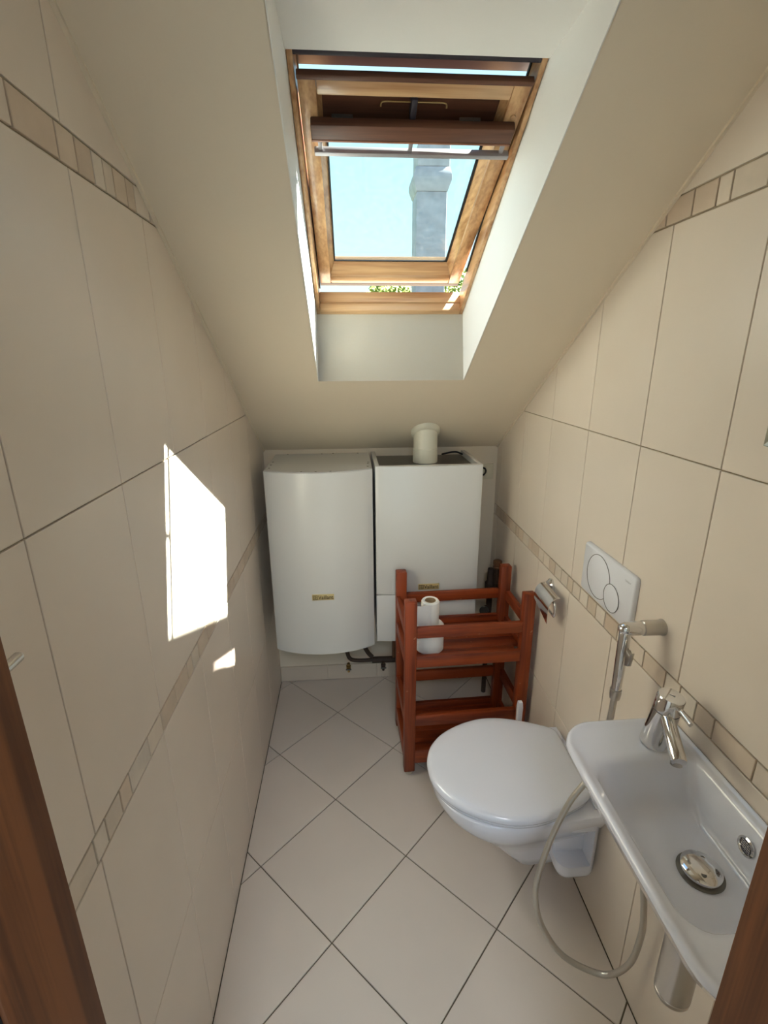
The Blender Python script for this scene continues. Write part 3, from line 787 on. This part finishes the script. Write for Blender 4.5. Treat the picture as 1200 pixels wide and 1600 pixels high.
# toilet brush
br = empty('toilet_brush', (.977, 1.453, 0), 'white toilet brush whose handle shows above the toilet lid', 'toilet brush')
mk('brush_pot', lathe([(0, 0), (.043, 0), (.046, .004), (.042, .11), (.038, .115), (.0, .115)], (.977, 1.453, 0), n=28), PLATE, br)
mk('handle', loft([[V((.977 + sx * a, 1.453 + sy * a, z)) for sx, sy in ((-1, -1), (1, -1), (1, 1), (-1, 1))] for a, z in ((.006, .115), (.0085, .28), (.0095, .385), (.0075, .408))]), PLATE, br, bevel=.002)

# flush plate
FPX = W - 0.0005
fp = empty('flush_plate', (W, 1.1445, .95), 'white dual-flush plate with two round buttons above the toilet', 'flush plate')
py0, py1, pz0, pz1 = 1.0145, 1.2745, .9515, 1.0965
def plate_ring(ins, x, bow=0.0):
    r_ = .010; pts = []
    for (yy, zz, a0) in ((py1 - ins - r_, pz1 - ins - r_, 0), (py0 + ins + r_, pz1 - ins - r_, 90), (py0 + ins + r_, pz0 + ins + r_, 180), (py1 - ins - r_, pz0 + ins + r_, 270)):
        for k in range(6):
            a = R(a0 + 90 * k / 5); pts.append(V((x, yy + r_ * math.cos(a), zz + r_ * math.sin(a))))
    return pts
mk('cover', loft([plate_ring(0.001, W - .0003), plate_ring(0, W - .004), plate_ring(.001, W - .010), plate_ring(.004, W - .0125)]), PLATE, fp, angle=50)
def disc(name, y, z, r, x0, x1):
    return mk(name, lathe([(0, x0), (r, x0), (r, x1 - .0006), (r - .0012, x1), (0, x1)], (W, y, z), (-1, 0, 0), 48), PLATE, fp)
def groove(y, z, r, x, par):
    mk('button_gap', tube([(x, y + r * math.cos(k / 24 * math.pi), z + r * math.sin(k / 24 * math.pi)) for k in range(48)], .0009, 6, True), SEAM, par)
b1 = disc('flush_button', 1.183, 1.0245, .0605, .0126, .0133); groove(1.183, 1.0245, .0612, W - .0130, b1)
b2 = disc('flush_button', 1.1065, .9985, .0365, .0126, .0142); groove(1.1065, .9985, .0373, W - .0138, b2)
mk('lettering', text_vf('GEBERIT', .0042, (W - .0128, 1.045, 1.074), (0, -1, 0), (0, 0, 1), 0.0, width=.026), GREYINK, fp, smooth=False)

# toilet paper holder
ph = empty('paper_holder', (W, 1.49, .76), 'empty chrome toilet paper holder with flap on the right wall above the trolley', 'paper holder')
mk('rosette', lathe([(0, 0), (.034, 0), (.034, .008), (.028, .014), (0, .015)], (W, 1.49, .835), (-1, 0, 0), 32, sx=.78, sy=1.15, u=(0, 1, 0)), CHROME, ph)
mk('post', tube(spline([(W - .012, 1.488, .836), (1.040, 1.484, .838), (1.026, 1.470, .842)], 5), .008, 12), CHROME, ph)
arc = [(p.x, p.z) for p in spline([(1.044, 0, .861), (1.026, 0, .859), (1.013, 0, .846), (1.008, 0, .826), (1.009, 0, .803)], 2)]
vs, fs = [], []
for th in (0.0, .0016):
    for k, (x, z) in enumerate(arc):
        z_r = z - .034 * (k / 8) ** 2
        vs += [(x - th, 1.490, z + th), (x - th, 1.372, z_r + th)]
m_ = 18
for k in range(8):
    fs += [(2 * k, 2 * k + 1, 2 * k + 3, 2 * k + 2), (m_ + 2 * k, m_ + 2 * k + 2, m_ + 2 * k + 3, m_ + 2 * k + 1), (2 * k, 2 * k + 2, m_ + 2 * k + 2, m_ + 2 * k), (2 * k + 1, m_ + 2 * k + 1, m_ + 2 * k + 3, 2 * k + 3)]
fs += [(0, m_, m_ + 1, 1), (16, 17, m_ + 17, m_ + 16)]
mk('cover_flap', (vs, fs), CHROME, ph, angle=40)
mk('roll_bar', tube(spline([(1.026, 1.470, .842), (1.026, 1.42, .845), (1.026, 1.374, .845), (1.026, 1.364, .838), (1.026, 1.361, .820), (1.026, 1.365, .803), (1.028, 1.380, .799), (1.030, 1.46, .800)], 5), .0045, 10), CHROME, ph)

# ================================================================== BIDET SPRAY
bd = empty('bidet_spray', (W, .905, .80), 'chrome bidet hand spray hanging on the wall between flush plate and tap', 'bidet spray')
mk('wall_holder', lathe([(0, 0), (.0185, 0), (.0185, .004), (.0170, .006), (.0170, .046), (.0150, .048), (0, .048)], (W, .915, 1.026), (-1, 0, 0), 28), CHROME_B, bd)
mk('swivel', lathe([(0, .047), (.0145, .047), (.0155, .050), (.0155, .084), (.012, .094), (.006, .099), (0, .100)], (W, .915, 1.026), (-1, 0, 0), 28), CHROME, bd)
hb = V((.981, .914, 1.020)); he = V((.983, .918, .868))
mk('spray_handle', lathe([(0, -.012), (.009, -.010), (.0125, 0), (.0125, .05), (.0115, .10), (.0105, .152), (0, .152)], hb, he - hb, 24), CHROME, bd)
mk('hose_nut', lathe([(0, .1525), (.0125, .1525), (.0128, .165), (.0112, .178), (.009, .18), (0, .18)], hb, he - hb, 20), CHROME_B, bd)
mk('trigger', loft([[V((x_, y_, z_)) for x_, y_, z_ in r_] for r_ in (
    [(.978, .897, .985), (.988, .897, .985), (.988, .897, .945), (.978, .897, .945)],
    [(.978, .884, .978), (.988, .884, .978), (.988, .885, .950), (.978, .885, .950)],
    [(.979, .878, .988), (.987, .878, .988), (.987, .880, .972), (.979, .880, .972)])]), CHROME_B, bd, bevel=.0015)
hose_pts = [(.983, .919, .842), (.982, .921, .78), (.968, .914, .70), (.937, .900, .629), (.897, .895, .565), (.858, .885, .471), (.831, .875, .368), (.824, .865, .294), (.843, .85, .21), (.898, .825, .131), (.985, .79, .113), (1.027, .765, .186), (1.035, .755, .303), (1.028, .755, .389), (1.016, .76, .485), (1.02, .76, .5445)]
mk('hose', tube(spline(hose_pts, 8), .0072, 12), HOSE, bd)
av = mk('angle_valve', lathe([(0, 0), (.028, 0), (.024, .008), (.011, .012), (.011, .06), (0, .06)], (W, .76, .575), (-1, 0, 0), 24), CHROME, bd)
mk('valve_outlet', cyl((1.02, .76, .545), (1.02, .76, .585), .0095, bev=.001), CHROME, av)

# ================================================================== WASHBASIN
def rrect(x0, x1, y0, y1, z, rf_, rb_, n=8, bow=0.0):
    """rounded rectangle, front (low x) corners rf_, wall side corners rb_"""
    pts = []
    for (cx_, cy_, r_, a0) in ((x1 - rb_, y1 - rb_, rb_, 0), (x0 + rf_, y1 - rf_, rf_, 90), (x0 + rf_, y0 + rf_, rf_, 180), (x1 - rb_, y0 + rb_, rb_, 270)):
        for k in range(n):
            a = R(a0 + 90 * k / (n - 1)); pts.append(V((cx_ + r_ * math.cos(a), cy_ + r_ * math.sin(a), z)))
    ym = (y0 + y1) / 2; hl = (y1 - y0) / 2
    out_ = []
    for p in pts:
        f = (x1 - p.x) / (x1 - x0)
        out_.append(V((p.x + bow * f * ((p.y - ym) / hl) ** 2, p.y, p.z)))
    return out_
OX0, OX1, OY0, OY1 = 0.7985, 1.0652, 0.330, 0.8425
ba = empty('wash_basin', (0.93, .59, .70), 'white rectangular hand basin on the right wall by the door frame', 'wash basin')
rs = [rrect(.90, 1.055, .46, .69, .700, .05, .02),
      rrect(.865, 1.060, .41, .75, .722, .06, .02),
      rrect(.830, 1.0648, .365, .806, .780, .07, .012, bow=.008),
      rrect(.806, 1.0650, .338, .834, .828, .075, .010, bow=.012),
      rrect(OX0 + .001, OX1, OY0 + .001, OY1 - .001, .838, .075, .008, bow=.012),
      rrect(OX0, OX1, OY0, OY1, .845, .075, .008, bow=.012),
      rrect(OX0 + .003, OX1 - .001, OY0 + .003, OY1 - .003, .8515, .073, .008, bow=.012),
      rrect(OX0 + .008, OX1 - .003, OY0 + .008, OY1 - .008, .8525, .069, .008, bow=.012),
      rrect(OX0 + .013, OX1 - .006, OY0 + .016, OY1 - .016, .8505, .064, .008, bow=.011),
      rrect(OX0 + .019, OX1 - .010, OY0 + .030, OY1 - .030, .8475, .060, .008, bow=.010),
      rrect(OX0 + .027, 1.0475, .430, .742, .8455, .045, .020, bow=.006),
      rrect(OX0 + .033, 1.0435, .437, .735, .8405, .044, .022, bow=.005),
      rrect(OX0 + .042, 1.039, .447, .724, .812, .045, .025, bow=.004),
      rrect(OX0 + .055, 1.034, .462, .708, .775, .05, .03, bow=.003),
      rrect(OX0 + .072, 1.026, .482, .690, .758, .05, .035),
      rrect(OX0 + .105, 1.008, .520, .655, .7545, .04, .03)]
mk('basin', loft(rs), CERAMIC, ba, angle=75, sub=1)
mk('overflow_dark', lathe([(0, .0012), (.0135, .0012), (.0135, .0018), (0, .0018)], (1.0375, .578, .806), (-1, 0, .12), 20), DARKM, ba)
mk('overflow', lathe([(.0165, .0005), (.0168, .003), (.0135, .0045), (.0118, .002), (.0118, .0005), (.0165, .0005)], (1.0375, .578, .806), (-1, 0, .12), 28), CHROME, ba)
for i in range(-2, 3):
    for s_ in (0, 1):
        p = V((1.0354, .578, .806))
        if s_ == 0: mk('overflow_grid', tube([p + V((0, i * .0042, -.0095)), p + V((0, i * .0042, .0095))], .0009, 5), CHROME, ba)
        else: mk('overflow_grid', tube([p + V((0, -.0095, i * .0042)), p + V((0, .0095, i * .0042))], .0009, 5), CHROME, ba)
dc = V((.964, .577, .7545))
pl = mk('drain_plug', lathe([(0, 0), (.022, 0), (.022, .004), (.0315, .005), (.0325, .008), (.0320, .0125), (.028, .0155), (.015, .018), (0, .0185)], dc, n=40), CHROME, ba)
mk('drain_ring', lathe([(.022, .0002), (.036, .0002), (.037, .002), (.033, .0035), (.022, .003), (.022, .0002)], dc, n=40), STEEL_DK, ba)
for q in ((.010, .012), (-.008, -.016)):
    mk('plug_hole', lathe([(0, .0), (.0042, .0), (.0042, .0012), (0, .0012)], dc + V((q[0], q[1], .0165)), n=14), STEEL_DK, pl)
tr = empty('basin_trap', (.966, .575, .44), 'brushed chrome bottle trap hanging under the wash basin', 'drain trap')
mk('trap_cup', lathe([(0, 0), (.027, 0), (.0305, .004), (.031, .012), (.0300, .013), (.0300, .0155), (.031, .0165), (.031, .17), (.026, .176), (.018, .18), (.018, .20), (0, .20)], (.966, .575, .445), n=36), CHROME_B, tr)
mk('tail_pipe', cyl((.966, .575, .6455), (.966, .575, .6995), .016), CHROME_B, tr)
mk('waste_pipe', tube([(.9975, .575, .585), (1.03, .575, .585), (W - .001, .575, .585)], .016, 16), CHROME_B, tr)

# tap
tp = empty('basin_tap', (.990, .775, .85), 'chrome single-lever mixer tap on the wash basin', 'tap')
b0 = V((.9905, .7755, .8475)); b1_ = V((1.0005, .7665, .9655)); ax = b1_ - b0; L = ax.length; axn = ax.normalized()
mk('body', lathe([(0, 0), (.0285, 0), (.0285, .004), (.0272, .03), (.0258, .055), (.0252, L * .70), (0, L * .70)], b0, ax, 40), CHROME, tp)
mk('lever_cap', lathe([(0, L * .715), (.0245, L * .715), (.0252, L * .72), (.0252, L - .003), (.0235, L), (.012, L + .0006), (0, L + .0006)], b0, ax, 40), CHROME, tp)
mk('cap_ring', lathe([(.0, L * .69), (.0238, L * .69), (.0238, L * .725), (0, L * .725)], b0, ax, 32), SEAM, tp)
sp0, sp1 = V((.992, .760, .925)), V((.9675, .6750, .8935))
sp = mk('spout', lathe([(0, 0), (.0130, 0), (.0135, .03), (.0135, (sp1 - sp0).length - .002), (.0125, (sp1 - sp0).length), (0, (sp1 - sp0).length)], sp0, sp1 - sp0, 28), CHROME, tp)
mk('aerator', lathe([(0, 0), (.0105, 0), (.0105, .009), (.009, .010), (0, .010)], sp1 + V((.003, .011, -.005)), (-.05, -.2, -1), 24), CHROME_B, sp)
lv = V((1.003, .752, .952))
mk('lever', tube([lv + V((.0, .012, .002)), lv, V((1.0005, .706, .9475))], .0042, 12), CHROME, tp)
mk('emblem', box(-.006, .006, -.0008, .0008, 0, .0003, lambda x, y, z: b0 + axn * (L + .0008 + z) + V((.8, -.6, 0)).normalized() * x + V((.6, .8, -.05)).normalized() * y), GREYINK, tp, smooth=False)

# ================================================================== SMALL THINGS ON THE WALLS
mi = empty('wall_mirror', (W, .54, 1.457), 'frameless mirror whose lower corner shows at the right picture edge', 'mirror')
mk('mirror_backing', box(W - .006, W - .0005, .335, .7525, 1.4585, 1.95), MIRROR_E, mi, bevel=.001)
my0, my1, mz0, mz1 = .336, .7515, 1.4595, 1.949
mk('mirror_pane', loft([[V((W - .0062, y, z)) for y, z in ((my0, mz0), (my1, mz0), (my1, mz1), (my0, mz1))], [V((W - .0078, y, z)) for y, z in ((my0 + .012, mz0 + .012), (my1 - .012, mz0 + .012), (my1 - .012, mz1 - .012), (my0 + .012, mz1 - .012))]]), MIRROR, mi, smooth=False)
tb = empty('towel_bar', (0.0, .37, 1.30), 'short chrome towel bar on the left wall, mostly hidden by the door frame', 'towel bar')
mk('bar', tube([(.05, .335, 1.318), (.05, .448, 1.318), (.05, .4515, 1.318)], [.0055, .0055, .003], 14), CHROME, tb)
mk('bar_post', lathe([(0, 0), (.018, 0), (.016, .006), (.006, .009), (.006, .05), (0, .05)], (0.0, .365, 1.318), (1, 0, 0), 20), CHROME, tb)
